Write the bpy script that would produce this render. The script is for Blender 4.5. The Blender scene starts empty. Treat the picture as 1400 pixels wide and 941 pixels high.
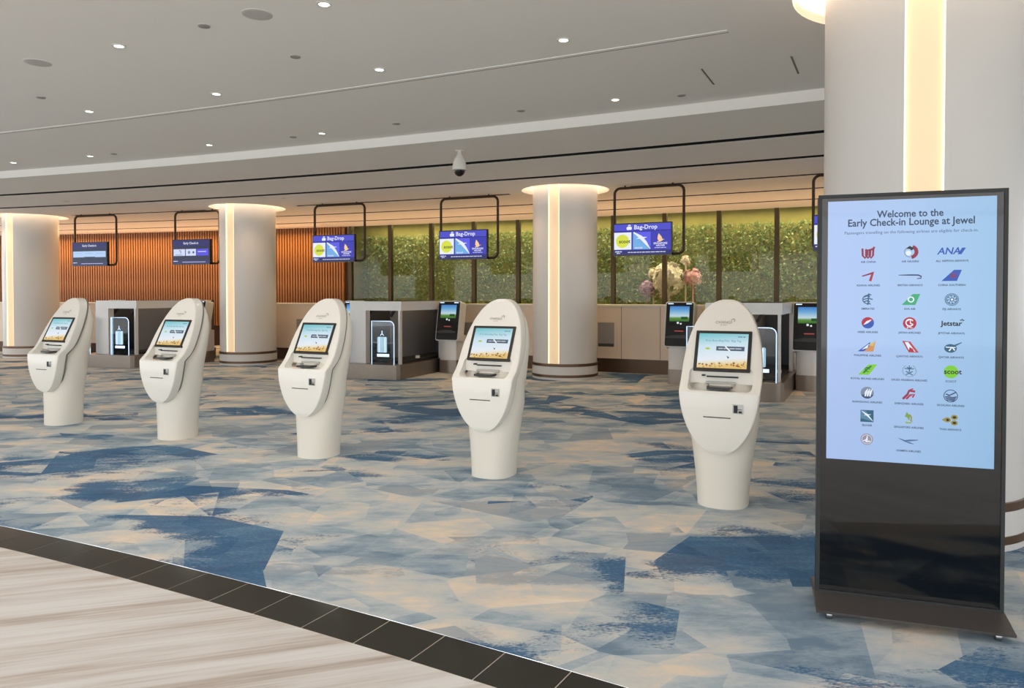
import bpy, bmesh, math, random
from mathutils import Matrix, Vector
random.seed(7)
sc = bpy.context.scene
COL = sc.collection
PI = math.pi
D2R = PI / 180.0

def lin(c):
    return tuple((x / 255.0 / 12.92) if x / 255.0 <= 0.04045 else ((x / 255.0 + 0.055) / 1.055) ** 2.4 for x in c)

# ------------------------------------------------------------------ camera
cam_d = bpy.data.cameras.new('camera')
cam_d.sensor_fit = 'HORIZONTAL'; cam_d.sensor_width = 36.0
cam_d.lens = 1000.0 / 1400.0 * 36.0
cam_d.shift_y = -49.0 / 1400.0
cam_d.clip_end = 200
cam = bpy.data.objects.new('camera', cam_d); COL.objects.link(cam)
cam.location = (0, 0, 1.5)
cam.rotation_euler = (PI / 2 - 0.0175, 0, 0)
sc.camera = cam

# ------------------------------------------------------------------ world, exposure, large lights
w = bpy.data.worlds.new('hall_ambience'); sc.world = w; w.use_nodes = True
bg = w.node_tree.nodes['Background']
bg.inputs[0].default_value = (0.92, 0.96, 1.0, 1); bg.inputs[1].default_value = 3.1
sc.view_settings.view_transform = 'Standard'; sc.view_settings.look = 'None'
sc.view_settings.exposure = 0.0; sc.view_settings.gamma = 1.0
sc.view_settings.use_curve_mapping = False
sc.cycles.use_denoising = True
sc.cycles.use_adaptive_sampling = True
sc.cycles.adaptive_threshold = 0.03
sc.cycles.max_bounces = 7
sc.cycles.diffuse_bounces = 4
sc.cycles.transparent_max_bounces = 12
sc.cycles.sample_clamp_indirect = 6.0

# the hall is laid out on circles about one centre (polar: R metres, a degrees, clockwise from +Y)
CX, CY = -32.75, -61.71
def P(R, a, z=0.0):
    return Vector((CX + R * math.sin(a * D2R), CY + R * math.cos(a * D2R), z))
CEIL = 3.43          # lower ceiling
UP = 3.547           # upper ceiling

def area_light(name, loc, rot, sx, sy, power, color, spread=PI):
    d = bpy.data.lights.new(name, 'AREA'); d.shape = 'RECTANGLE'; d.size = sx; d.size_y = sy
    d.energy = power; d.color = color; d.spread = spread
    o = bpy.data.objects.new(name, d); COL.objects.link(o)
    o.location = loc; o.rotation_euler = rot
    return o

# unseen area light added behind the viewer, standing in for lobby daylight
area_light('lobby_fill', P(62.5, 28, UP - 0.03), (0, 0, -28 * D2R), 22.0, 8.5, 800, (0.97, 0.98, 1.0))

WARM = (1.0, 0.55, 0.28)
# LED coves washing the slatted wall and uplighting the rear ceiling
for a in (12.2, 14.0, 15.8, 17.6):
    area_light('slat_wall_wash', P(86.55, a, 3.40), (-0.28, 0, -a * D2R), 2.6, 0.06, 46, (1.0, 0.56, 0.22))
for a in (12.5, 15.5, 18.5, 21.5, 24.5, 27.5):
    area_light('counter_uplight', P(85.6, a, 1.25), (PI, 0, -a * D2R), 4.2, 0.25, 36, WARM)
for a in (20.0, 22.2, 24.4, 26.6, 28.6):
    area_light('garden_wash', P(87.75, a, 3.72), (-0.35, 0, -a * D2R), 3.1, 0.12, 75, (1.0, 0.72, 0.30))
    area_light('garden_fill', P(87.4, a, 3.80), (-0.25, 0, -a * D2R), 3.1, 0.3, 30, (1.0, 0.97, 0.88))  # fill light added for leaves and flowers, no opening above
# warm spots over the counters
for a in (13.2, 14.5, 15.8, 17.1, 18.4, 19.7, 21.0, 22.3, 23.6, 24.9, 26.2, 27.5, 28.8):
    d = bpy.data.lights.new('counter_spot', 'SPOT'); d.energy = 48; d.spot_size = 2.3; d.spot_blend = 0.7; d.color = (1.0, 0.68, 0.40); d.shadow_soft_size = 0.06
    o = bpy.data.objects.new('counter_spot', d); COL.objects.link(o); o.location = P(81.35, a, CEIL - 0.01)
# unseen lamps added for overhead light, carrying on the downlight rows
for R in (72.5, 71.1, 69.7, 68.3):
    for a in (20.0, 22.2, 24.4, 26.6, 28.8, 31.0, 33.2):
        d = bpy.data.lights.new('lobby_fill_spot', 'SPOT'); d.energy = 22; d.spot_size = 2.3; d.spot_blend = 0.6; d.color = (1.0, 0.97, 0.93); d.shadow_soft_size = 0.06
        o = bpy.data.objects.new('lobby_fill_spot', d); COL.objects.link(o); o.location = P(R, a, UP - 0.02)

# ------------------------------------------------------------------ materials
MATS = {}
def mat(name, rgb, rough=0.5, metal=0.0, emit=None, es=1.0, spec=0.5, noise=0.03, nscale=6.0, bump=0.0, coat=0.0, alpha=1.0):
    if name in MATS: return MATS[name]
    m = bpy.data.materials.new(name); m.use_nodes = True
    nt = m.node_tree; b = nt.nodes['Principled BSDF']
    c = lin(rgb)
    if noise > 0:
        tc = nt.nodes.new('ShaderNodeTexCoord'); n = nt.nodes.new('ShaderNodeTexNoise'); n.inputs['Scale'].default_value = nscale
        n.inputs['Detail'].default_value = 3
        mx = nt.nodes.new('ShaderNodeMixRGB'); mx.blend_type = 'MIX'
        mx.inputs[1].default_value = tuple(x * (1 - noise) for x in c) + (1,)
        mx.inputs[2].default_value = tuple(min(1, x * (1 + noise)) for x in c) + (1,)
        nt.links.new(tc.outputs['Object'], n.inputs['Vector']); nt.links.new(n.outputs['Fac'], mx.inputs[0])
        nt.links.new(mx.outputs[0], b.inputs['Base Color'])
        if bump > 0:
            bp = nt.nodes.new('ShaderNodeBump'); bp.inputs['Strength'].default_value = bump; bp.inputs['Distance'].default_value = 0.01
            nt.links.new(n.outputs['Fac'], bp.inputs['Height']); nt.links.new(bp.outputs[0], b.inputs['Normal'])
    else:
        b.inputs['Base Color'].default_value = c + (1,)
    b.inputs['Roughness'].default_value = rough; b.inputs['Metallic'].default_value = metal
    b.inputs['Specular IOR Level'].default_value = spec
    b.inputs['Coat Weight'].default_value = coat
    if emit is not None:
        b.inputs['Emission Color'].default_value = lin(emit) + (1,); b.inputs['Emission Strength'].default_value = es
    MATS[name] = m
    return m

def ink(rgb, es=1.0):
    """flat colour on a lit screen"""
    return mat('ink_%d_%d_%d_%d' % (rgb[0], rgb[1], rgb[2], int(es * 100)), (4, 4, 5), 0.25, 0, rgb, es, 0.3, 0)

def uv_ramp(name, stops, es=1.0, axis=1, rough=0.08, extra=None):
    """lit screen with a colour gradient along the picture (v=1 top)"""
    m = bpy.data.materials.new(name); m.use_nodes = True; nt = m.node_tree; b = nt.nodes['Principled BSDF']
    b.inputs['Base Color'].default_value = (0.01, 0.01, 0.012, 1); b.inputs['Roughness'].default_value = rough
    uv = nt.nodes.new('ShaderNodeUVMap'); sp = nt.nodes.new('ShaderNodeSeparateXYZ'); nt.links.new(uv.outputs[0], sp.inputs[0])
    r = nt.nodes.new('ShaderNodeValToRGB')
    el = r.color_ramp.elements
    while len(el) < len(stops): el.new(0.5)
    for e, (p, c) in zip(el, stops):
        e.position = p; e.color = lin(c) + (1,)
    src = sp.outputs[axis]
    if extra is not None:                       # diagonal mix
        mth = nt.nodes.new('ShaderNodeMath'); mth.operation = 'MULTIPLY_ADD'; mth.inputs[1].default_value = extra
        nt.links.new(sp.outputs[1 - axis], mth.inputs[0]); nt.links.new(src, mth.inputs[2]); src = mth.outputs[0]
    nt.links.new(src, r.inputs[0]); nt.links.new(r.outputs[0], b.inputs['Emission Color'])
    b.inputs['Emission Strength'].default_value = es
    return m

WHITE = mat('white_paint', (226, 222, 214), 0.55, noise=0.015, nscale=2)
CEILM = mat('ceiling_paint', (238, 235, 229), 0.85, noise=0.012, nscale=1.2)
COLM = mat('column_paint', (214, 211, 206), 0.38, noise=0.015, nscale=1.5)
BRONZE = mat('bronze_metal', (112, 88, 70), 0.32, 0.75, noise=0.08, nscale=9)
DARK = mat('dark_bronze_tube', (58, 44, 34), 0.45, 0.6, noise=0.05)
STEEL = mat('brushed_steel', (150, 140, 130), 0.3, 0.85, noise=0.08, nscale=12)
BLACK = mat('black_void', (10, 9, 8), 0.9, noise=0)
BLACKP = mat('black_plastic', (16, 16, 18), 0.22, noise=0.05)
BLACKM = mat('black_matt_plastic', (26, 26, 28), 0.55, noise=0.05)
CREAM = mat('kiosk_shell', (240, 236, 226), 0.3, noise=0.012, nscale=3, coat=0.25)
CREAM2 = mat('kiosk_pedestal', (232, 226, 213), 0.4, noise=0.012, nscale=3)
GREYP = mat('grey_panel', (160, 156, 152), 0.4, 0.2, noise=0.03)
COUNTER = mat('counter_laminate', (232, 213, 192), 0.4, noise=0.015)
DGREY = mat('dark_grey_panel', (66, 69, 75), 0.45, noise=0.04)
PLINTH = mat('plinth_bronze', (96, 76, 60), 0.35, 0.7, noise=0.06)
RUBBER = mat('rubber', (18, 18, 19), 0.7, noise=0.05)
CHROME = mat('chrome', (150, 150, 150), 0.3, 1.0, noise=0)
LEDW = mat('led_warm', (255, 240, 220), 0.6, 0, (255, 224, 192), 8.0, noise=0)
LEDS = mat('led_edge', (255, 240, 220), 0.6, 0, (255, 222, 176), 1.5, noise=0)
CHGLOW = mat('channel_floor_glow', (240, 215, 180), 0.6, 0, (238, 206, 164), 0.42, noise=0)
DLE = mat('downlight_lens', (255, 255, 250), 0.5, 0, (255, 250, 240), 6.0, noise=0)
ICE = mat('ice_led', (220, 240, 255), 0.4, 0, (190, 222, 255), 1.15, noise=0)
ICEB = mat('ice_icon', (190, 220, 240), 0.4, 0, (150, 196, 225), 0.42, noise=0)

def glass_mat(name, tint, fres=1.45):
    m = bpy.data.materials.new(name); m.use_nodes = True; nt = m.node_tree
    for n in list(nt.nodes):
        if n.type != 'OUTPUT_MATERIAL': nt.nodes.remove(n)
    out = [n for n in nt.nodes if n.type == 'OUTPUT_MATERIAL'][0]
    t = nt.nodes.new('ShaderNodeBsdfTransparent'); t.inputs[0].default_value = tint + (1,)
    g = nt.nodes.new('ShaderNodeBsdfGlossy'); g.inputs['Roughness'].default_value = 0.02
    f = nt.nodes.new('ShaderNodeFresnel'); f.inputs[0].default_value = fres
    mx = nt.nodes.new('ShaderNodeMixShader')
    nt.links.new(f.outputs[0], mx.inputs[0]); nt.links.new(t.outputs[0], mx.inputs[1]); nt.links.new(g.outputs[0], mx.inputs[2])
    nt.links.new(mx.outputs[0], out.inputs[0])
    return m
GLASS = glass_mat('window_glass', (0.88, 0.91, 0.84), 1.28)
GUARD = glass_mat('guard_glass', (0.84, 0.88, 0.92), 1.5)

def carpet_mat():
    m = bpy.data.materials.new('painterly_carpet'); m.use_nodes = True; nt = m.node_tree; N = nt.nodes; Lk = nt.links
    b = N['Principled BSDF']; b.inputs['Roughness'].default_value = 0.92; b.inputs['Specular IOR Level'].default_value = 0.15
    tc = N.new('ShaderNodeTexCoord')
    def mapping(rz, sx, sy, off=(0, 0, 0)):
        mp = N.new('ShaderNodeMapping'); mp.inputs['Rotation'].default_value = (0, 0, rz); mp.inputs['Scale'].default_value = (sx * 1.1, sy * 1.1, 1)
        mp.inputs['Location'].default_value = off
        Lk.new(tc.outputs['Object'], mp.inputs['Vector']); return mp.outputs[0]
    def noise(vec, s, d=4, r=0.55):
        n = N.new('ShaderNodeTexNoise'); n.inputs['Scale'].default_value = s; n.inputs['Detail'].default_value = d; n.inputs['Roughness'].default_value = r
        Lk.new(vec, n.inputs['Vector']); return n
    def math_(op, a, bb, c=None):
        n = N.new('ShaderNodeMath'); n.operation = op
        for i, v in enumerate((a, bb, c)):
            if v is None: continue
            if isinstance(v, (int, float)): n.inputs[i].default_value = v
            else: Lk.new(v, n.inputs[i])
        return n.outputs[0]
    def voro(vec, s):
        v = N.new('ShaderNodeTexVoronoi'); v.inputs['Scale'].default_value = s; v.inputs['Randomness'].default_value = 1.0
        Lk.new(vec, v.inputs['Vector'])
        sp = N.new('ShaderNodeSeparateColor'); Lk.new(v.outputs['Color'], sp.inputs[0]); return sp
    va = mapping(0.25, 0.70, 1.1); vb = mapping(-0.5, 0.85, 1.0, (3.1, 7.7, 0)); vc = mapping(0.9, 0.8, 1.15, (9, 2, 0))
    def ramp(src, stops):
        r = N.new('ShaderNodeValToRGB'); el = r.color_ramp.elements
        while len(el) < len(stops): el.new(0.5)
        for e, (p, c) in zip(el, stops): e.position = p; e.color = lin(c) + (1,)
        Lk.new(src, r.inputs[0]); return r.outputs[0]
    def smooth(src, lo, hi):
        n = N.new('ShaderNodeMapRange'); n.interpolation_type = 'SMOOTHSTEP'; n.inputs[1].default_value = lo; n.inputs[2].default_value = hi
        Lk.new(src, n.inputs[0]); return n.outputs[0]
    def mixc(f, a_, b_):
        n = N.new('ShaderNodeMixRGB'); Lk.new(f, n.inputs[0]); Lk.new(a_, n.inputs[1]); Lk.new(b_, n.inputs[2]); return n.outputs[0]
    def total(parts, base):
        v = base
        for o_, k in parts: v = math_('MULTIPLY_ADD', math_('SUBTRACT', o_, 0.5), k, v)
        return v
    fine = noise(mapping(0.30, 7, 15), 5.0, 5, 0.78).outputs[0]           # dry-brush grain
    streak = noise(mapping(0.35, 1.2, 6.0), 2.4, 6, 0.7).outputs[0]
    c1 = voro(va, 1.9); c2 = voro(vb, 2.9); c3 = voro(vc, 0.9); c4 = voro(mapping(0.1, 0.6, 1.0, (1.3, 5.2, 0)), 1.4)
    n1 = noise(mapping(0.15, 0.62, 1.05, (4.3, 1.9, 0)), 2.3, 6, 0.62).outputs[0]
    n2 = noise(mapping(0.10, 0.60, 1.0, (12.1, 6.6, 0)), 0.92, 4, 0.55).outputs[0]
    n3 = noise(mapping(0.20, 0.55, 1.0, (2.2, 13.4, 0)), 1.5, 5, 0.6).outputs[0]
    # ground: grey blue to cream
    v1 = total([(n1, 1.25), (c1.outputs[0], 0.30), (c2.outputs[1], 0.22), (streak, 0.35), (fine, 0.22)], 0.50)
    ground = ramp(v1, [(0.18, (118, 140, 158)), (0.36, (160, 175, 186)), (0.52, (194, 199, 199)), (0.64, (210, 206, 198)), (0.74, (228, 212, 193)), (0.9, (238, 225, 209))])
    # soft slate washes
    v3 = total([(n3, 1.2), (c2.outputs[0], 0.30), (c4.outputs[2], 0.26), (streak, 0.25), (fine, 0.30)], 0.50)
    wash = ramp(v3, [(0.0, (98, 124, 150)), (1.0, (136, 152, 166))])
    col = mixc(math_('MULTIPLY', smooth(v3, 0.58, 0.70), 0.6), ground, wash)
    # dark blue shards
    v2 = total([(n2, 1.5), (c3.outputs[2], 0.34), (c4.outputs[0], 0.26), (c1.outputs[1], 0.12), (streak, 0.18), (fine, 0.36)], 0.50)
    vb2 = total([(fine, 0.95), (n1, 0.7), (streak, 0.5), (v2, 0.5), (c2.outputs[2], 0.2)], 0.42)
    blue = ramp(vb2, [(0.15, (128, 154, 174)), (0.34, (94, 130, 158)), (0.52, (64, 106, 144)), (0.85, (40, 78, 114))])
    col = mixc(math_('MULTIPLY', smooth(v2, 0.62, 0.71), 0.93), col, blue)
    Lk.new(col, b.inputs['Base Color'])
    bp = N.new('ShaderNodeBump'); bp.inputs['Strength'].default_value = 0.12; bp.inputs['Distance'].default_value = 0.004
    pile = noise(mapping(0, 1, 1), 220, 2); Lk.new(pile.outputs[0], bp.inputs['Height']); Lk.new(bp.outputs[0], b.inputs['Normal'])
    return m

def marble_mat():
    m = bpy.data.materials.new('vein_cut_marble'); m.use_nodes = True; nt = m.node_tree; N = nt.nodes; Lk = nt.links
    b = N['Principled BSDF']; b.inputs['Roughness'].default_value = 0.34; b.inputs['Specular IOR Level'].default_value = 0.35
    tc = N.new('ShaderNodeTexCoord')
    def lay(sx, sy, s, d):
        mp0 = N.new('ShaderNodeMapping'); mp0.inputs['Rotation'].default_value = (0, 0, -0.30)
        Lk.new(tc.outputs['Object'], mp0.inputs[0])
        mp = N.new('ShaderNodeMapping'); mp.inputs['Scale'].default_value = (sx, sy, 1); Lk.new(mp0.outputs[0], mp.inputs[0])
        n = N.new('ShaderNodeTexNoise'); n.inputs['Scale'].default_value = s; n.inputs['Detail'].default_value = d; n.inputs['Roughness'].default_value = 0.6
        Lk.new(mp.outputs[0], n.inputs['Vector']); return n
    a = lay(0.28, 4.6, 1.7, 5); f = lay(0.6, 26, 2.2, 6)
    mth = N.new('ShaderNodeMath'); mth.operation = 'MULTIPLY_ADD'; mth.inputs[1].default_value = 0.35
    Lk.new(f.outputs[0], mth.inputs[0]); Lk.new(a.outputs[0], mth.inputs[2])
    r = N.new('ShaderNodeValToRGB'); el = r.color_ramp.elements
    stops = [(0.50, (170, 155, 143)), (0.59, (196, 185, 176)), (0.68, (214, 207, 201)), (0.80, (226, 223, 220))]
    while len(el) < len(stops): el.new(0.5)
    for e, (p, c) in zip(el, stops): e.position = p; e.color = lin(c) + (1,)
    Lk.new(mth.outputs[0], r.inputs[0]); Lk.new(r.outputs[0], b.inputs['Base Color'])
    return m

def wood_mat():
    m = bpy.data.materials.new('stained_wood'); m.use_nodes = True; nt = m.node_tree; N = nt.nodes; Lk = nt.links
    b = N['Principled BSDF']; b.inputs['Roughness'].default_value = 0.5
    tc = N.new('ShaderNodeTexCoord'); mp = N.new('ShaderNodeMapping'); mp.inputs['Scale'].default_value = (30, 30, 1.5); Lk.new(tc.outputs['Object'], mp.inputs[0])
    n = N.new('ShaderNodeTexNoise'); n.inputs['Scale'].default_value = 1.0; n.inputs['Detail'].default_value = 4; Lk.new(mp.outputs[0], n.inputs['Vector'])
    r = N.new('ShaderNodeValToRGB'); r.color_ramp.elements[0].color = lin((122, 78, 38)) + (1,); r.color_ramp.elements[1].color = lin((172, 118, 62)) + (1,)
    r.color_ramp.elements[0].position = 0.3; r.color_ramp.elements[1].position = 0.7
    Lk.new(n.outputs[0], r.inputs[0]); Lk.new(r.outputs[0], b.inputs['Base Color'])
    return m
CARPET = carpet_mat(); MARBLE = marble_mat(); WOOD = wood_mat()
WOODB = mat('wood_backing', (66, 38, 20), 0.7, noise=0.06)

# ------------------------------------------------------------------ mesh helpers
class MB:
    """collects geometry; build() links it as one mesh object"""
    def __init__(s): s.v = []; s.f = []; s.m = []; s.uv = {}
    def add(s, vs, fs, mi=0, M=None):
        o = len(s.v)
        s.v += [tuple(M @ Vector(v)) if M is not None else tuple(v) for v in vs]
        for f in fs: s.f.append(tuple(i + o for i in f)); s.m.append(mi)
        return s
    def box(s, x0, x1, y0, y1, z0, z1, mi=0, M=None):
        vs = [(x0, y0, z0), (x1, y0, z0), (x1, y1, z0), (x0, y1, z0), (x0, y0, z1), (x1, y0, z1), (x1, y1, z1), (x0, y1, z1)]
        return s.add(vs, [(0, 3, 2, 1), (4, 5, 6, 7), (0, 1, 5, 4), (1, 2, 6, 5), (2, 3, 7, 6), (3, 0, 4, 7)], mi, M)
    def prism(s, pts, z0, z1, mi=0, M=None):
        """pts CCW in xy, extruded in z"""
        n = len(pts)
        vs = [(x, y, z0) for x, y in pts] + [(x, y, z1) for x, y in pts]
        fs = [tuple(range(n - 1, -1, -1)), tuple(range(n, 2 * n))] + [(i, (i + 1) % n, n + (i + 1) % n, n + i) for i in range(n)]
        return s.add(vs, fs, mi, M)
    def lathe(s, prof, n=24, mi=0, M=None, c=(0, 0)):
        """prof list of (r,z) bottom to top"""
        vs = []; fs = []
        for r, z in prof:
            for i in range(n):
                t = 2 * PI * i / n; vs.append((c[0] + r * math.cos(t), c[1] + r * math.sin(t), z))
        for k in range(len(prof) - 1):
            for i in range(n):
                j = (i + 1) % n; fs.append((k * n + i, k * n + j, (k + 1) * n + j, (k + 1) * n + i))
        if prof[0][0] > 1e-6: fs.append(tuple(range(n - 1, -1, -1)))
        if prof[-1][0] > 1e-6: fs.append(tuple((len(prof) - 1) * n + i for i in range(n)))
        return s.add(vs, fs, mi, M)
    def ring(s, r0, r1, z0, z1, n=48, mi=0, c=(0, 0)):
        """closed annulus"""
        vs = []; fs = []
        for r, z in ((r0, z0), (r1, z0), (r1, z1), (r0, z1)):
            for i in range(n):
                t = 2 * PI * i / n; vs.append((c[0] + r * math.cos(t), c[1] + r * math.sin(t), z))
        for k in range(4):
            k2 = (k + 1) % 4
            for i in range(n):
                j = (i + 1) % n; fs.append((k * n + i, k2 * n + i, k2 * n + j, k * n + j))
        return s.add(vs, fs, mi)
    def arc(s, R0, R1, a0, a1, z0, z1, n=None, mi=0, cc=None):
        """curved block in hall polar coordinates"""
        n = n or max(2, int((a1 - a0) / 0.6)); c = cc or (CX, CY); vs = []; fs = []
        for i in range(n + 1):
            a = (a0 + (a1 - a0) * i / n) * D2R; sn, cs = math.sin(a), math.cos(a)
            for R, z in ((R0, z0), (R1, z0), (R1, z1), (R0, z1)): vs.append((c[0] + R * sn, c[1] + R * cs, z))
        for i in range(n):
            b = 4 * i
            for k in range(4):
                k2 = (k + 1) % 4; fs.append((b + k, b + k2, b + 4 + k2, b + 4 + k))
        fs.append((3, 2, 1, 0)); fs.append((4 * n, 4 * n + 1, 4 * n + 2, 4 * n + 3))
        return s.add(vs, fs, mi)
    def tube(s, pts, r, n=8, mi=0, closed=False, M=None):
        pts = [Vector(p) for p in pts]; m = len(pts); vs = []; fs = []
        up = None
        for i, p in enumerate(pts):
            a = pts[(i - 1) % m] if (closed or i > 0) else p; b = pts[(i + 1) % m] if (closed or i < m - 1) else p
            t = (b - a).normalized()
            if up is None: up = t.orthogonal().normalized()
            up = (up - t * up.dot(t)).normalized(); sd = t.cross(up)
            for k in range(n):
                q = 2 * PI * k / n; vs.append(tuple(p + (up * math.cos(q) + sd * math.sin(q)) * r))
        for i in range(m if closed else m - 1):
            j = (i + 1) % m
            for k in range(n):
                k2 = (k + 1) % n; fs.append((i * n + k, i * n + k2, j * n + k2, j * n + k))
        if not closed:
            fs.append(tuple(range(n - 1, -1, -1))); fs.append(tuple((m - 1) * n + k for k in range(n)))
        return s.add(vs, fs, mi, M)
    def quad_uv(s, p00, p10, p11, p01, mi=0):
        o = len(s.v); s.v += [tuple(p00), tuple(p10), tuple(p11), tuple(p01)]
        s.uv[len(s.f)] = ((0, 0), (1, 0), (1, 1), (0, 1)); s.f.append((o, o + 1, o + 2, o + 3)); s.m.append(mi); return s
    def mesh(s, name, mats, smooth=None, fix=True):
        me = bpy.data.meshes.new(name); me.from_pydata(s.v, [], s.f)
        for m in (mats if isinstance(mats, (list, tuple)) else [mats]): me.materials.append(m)
        for p, mi in zip(me.polygons, s.m): p.material_index = mi
        if s.uv:
            ul = me.uv_layers.new(name='UVMap')
            for fi, uvs in s.uv.items():
                for li, c in zip(me.polygons[fi].loop_indices, uvs): ul.data[li].uv = c
        elif fix:
            bm = bmesh.new(); bm.from_mesh(me); bmesh.ops.recalc_face_normals(bm, faces=bm.faces); bm.to_mesh(me); bm.free()
        if smooth is not None:
            for p in me.polygons: p.use_smooth = True
            me.set_sharp_from_angle(angle=smooth * D2R)
        me.update(); return me
    def build(s, name, mats, parent=None, smooth=None, fix=True):
        o = bpy.data.objects.new(name, s.mesh(name, mats, smooth, fix)); COL.objects.link(o)
        if parent is not None: o.parent = parent
        return o

def link_mesh(name, me, parent=None):
    o = bpy.data.objects.new(name, me); COL.objects.link(o)
    if parent is not None: o.parent = parent
    return o
def thing(name, label, cat, loc=(0, 0, 0), rz=0.0, group=None):
    o = bpy.data.objects.new(name, None); COL.objects.link(o); o.empty_display_size = 0.2
    o.location = loc; o.rotation_euler = (0, 0, rz); o['label'] = label; o['category'] = cat
    if group: o['group'] = group
    return o
def tag(o, label, cat, group=None):
    o['label'] = label; o['category'] = cat
    if group: o['group'] = group
    return o
def struct(o, label=None):
    o['kind'] = 'structure'
    if label: o['label'] = label
    return o
def copy_tree(o, parent=None):
    c = o.copy(); COL.objects.link(c)
    if parent is not None: c.parent = parent; c.matrix_parent_inverse = o.matrix_parent_inverse.copy()
    for ch in list(o.children): copy_tree(ch, c)
    return c
def boolean(obj, cutters):
    for cu in cutters:
        md = obj.modifiers.new('cut', 'BOOLEAN'); md.operation = 'DIFFERENCE'; md.object = cu; md.solver = 'EXACT'
    bpy.context.view_layer.update()
    dg = bpy.context.evaluated_depsgraph_get()
    me = bpy.data.meshes.new_from_object(obj.evaluated_get(dg))
    obj.modifiers.clear(); old = obj.data; obj.data = me; me.name = old.name
    for cu in cutters: bpy.data.objects.remove(cu)
    return obj

_tcache = {}
def text2d(s, size, bold=0.0, align='CENTER'):
    key = (s, size, bold, align)
    if key in _tcache: return _tcache[key]
    cu = bpy.data.curves.new('t', 'FONT'); cu.body = s; cu.size = size; cu.align_x = align; cu.align_y = 'CENTER'; cu.offset = bold * size
    cu.resolution_u = 2; cu.fill_mode = 'FRONT'
    o = bpy.data.objects.new('t', cu); COL.objects.link(o)
    dg = bpy.context.evaluated_depsgraph_get(); dg.update()
    me = bpy.data.meshes.new_from_object(o.evaluated_get(dg))
    r = ([(v.co.x, v.co.y) for v in me.vertices], [tuple(p.vertices) for p in me.polygons])
    bpy.data.objects.remove(o); bpy.data.meshes.remove(me); bpy.data.curves.remove(cu)
    _tcache[key] = r
    return r

class Art:
    """flat print on a plane: 2D shapes in metres, x right, y up; M maps (x, -depth, y) to thing coordinates"""
    def __init__(s, M=None): s.mb = MB(); s.mats = []; s.M = M or Matrix.Identity(4); s.n = 0
    def mi(s, m):
        if m not in s.mats: s.mats.append(m)
        return s.mats.index(m)
    def poly(s, pts, m, d=None):
        s.n += 1; d = 0.0004 * s.n if d is None else d
        a = sum(pts[i][0] * pts[(i + 1) % len(pts)][1] - pts[(i + 1) % len(pts)][0] * pts[i][1] for i in range(len(pts)))
        if a < 0: pts = list(reversed(pts))
        s.mb.add([(x, -d, y) for x, y in pts], [tuple(range(len(pts)))], s.mi(m), s.M); return s
    def rect(s, x0, y0, x1, y1, m): return s.poly([(x0, y0), (x1, y0), (x1, y1), (x0, y1)], m)
    def disc(s, x, y, r, m, n=20, ry=None):
        ry = ry or r
        return s.poly([(x + r * math.cos(2 * PI * i / n), y + ry * math.sin(2 * PI * i / n)) for i in range(n)], m)
    def stroke(s, pts, wd, m):
        """constant or tapering brush line"""
        n = len(pts); l = []; r = []
        for i in range(n):
            a = pts[max(0, i - 1)]; b = pts[min(n - 1, i + 1)]; dx, dy = b[0] - a[0], b[1] - a[1]; q = math.hypot(dx, dy) or 1
            ww = (wd[i] if isinstance(wd, (list, tuple)) else wd) / 2
            l.append((pts[i][0] - dy / q * ww, pts[i][1] + dx / q * ww)); r.append((pts[i][0] + dy / q * ww, pts[i][1] - dx / q * ww))
        return s.poly(l + r[::-1], m)
    def arcs(s, x, y, r, a0, a1, wd, m, n=10):
        return s.stroke([(x + r * math.cos((a0 + (a1 - a0) * i / n) * D2R), y + r * math.sin((a0 + (a1 - a0) * i / n) * D2R)) for i in range(n + 1)], wd, m)
    def text(s, t, x, y, size, m, bold=0.0, align='CENTER', sx=1.0, shear=0.0):
        vs, fs = text2d(t, size, bold, align); s.n += 1
        s.mb.add([(x + vx * sx + vy * shear, -0.0004 * s.n, y + vy) for vx, vy in vs], fs, s.mi(m), s.M); return s
    def dashes(s, x0, x1, y, h, m, seed=1):
        """a line of print too small to read"""
        r = random.Random(seed); x = x0
        while x < x1 - h:
            wd = min(r.uniform(2.2, 6) * h, x1 - x); s.rect(x, y - h / 2, x + wd, y + h / 2, m); x += wd + 0.7 * h
        return s
    def build(s, name, parent): return s.mb.build(name, s.mats, parent, fix=False)

def rrect(w, h, r, n=5, cx=0, cy=0):
    pts = []
    for (sx, sy, a0) in ((1, 1, 0), (-1, 1, 90), (-1, -1, 180), (1, -1, 270)):
        for i in range(n + 1):
            a = (a0 + 90 * i / n) * D2R
            pts.append((cx + sx * (w / 2 - r) + r * math.cos(a), cy + sy * (h / 2 - r) + r * math.sin(a)))
    return pts

XZ = Matrix(((1, 0, 0, 0), (0, 0, -1, 0), (0, 1, 0, 0), (0, 0, 0, 1)))   # prism drawn in xy -> upright, extruded towards -y

# ================================================================== SETTING
# ---- floors
BX, BY, B0, B1 = -18.09, -28.12, 35.77, 36.02           # border circle
def carpet():
    vs = []; fs = []; n = 60; a0, a1 = -6.0, 62.0
    # from border circle out to the counters
    for i in range(n + 1):
        a = (a0 + (a1 - a0) * i / n) * D2R
        for R in (B1 + 0.004, 40, 46, 54, 64):
            vs.append((BX + R * math.sin(a), BY + R * math.cos(a), 0.0))
    for i in range(n):
        for k in range(4): fs.append((5 * i + k, 5 * i + 5 + k, 5 * i + 6 + k, 5 * i + 1 + k))
    return MB().add(vs, fs)
struct(carpet().build('floor', CARPET), 'blue grey and cream painterly carpet')
mb = MB(); vs = []; fs = []; n = 60
for i in range(n + 1):
    a = (-6 + 68 * i / n) * D2R
    for R in (20, 28, B0 - 0.004): vs.append((BX + R * math.sin(a), BY + R * math.cos(a), 0.0))
for i in range(n):
    for k in range(2): fs.append((3 * i + k, 3 * i + 3 + k, 3 * i + 4 + k, 3 * i + 1 + k))
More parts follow.
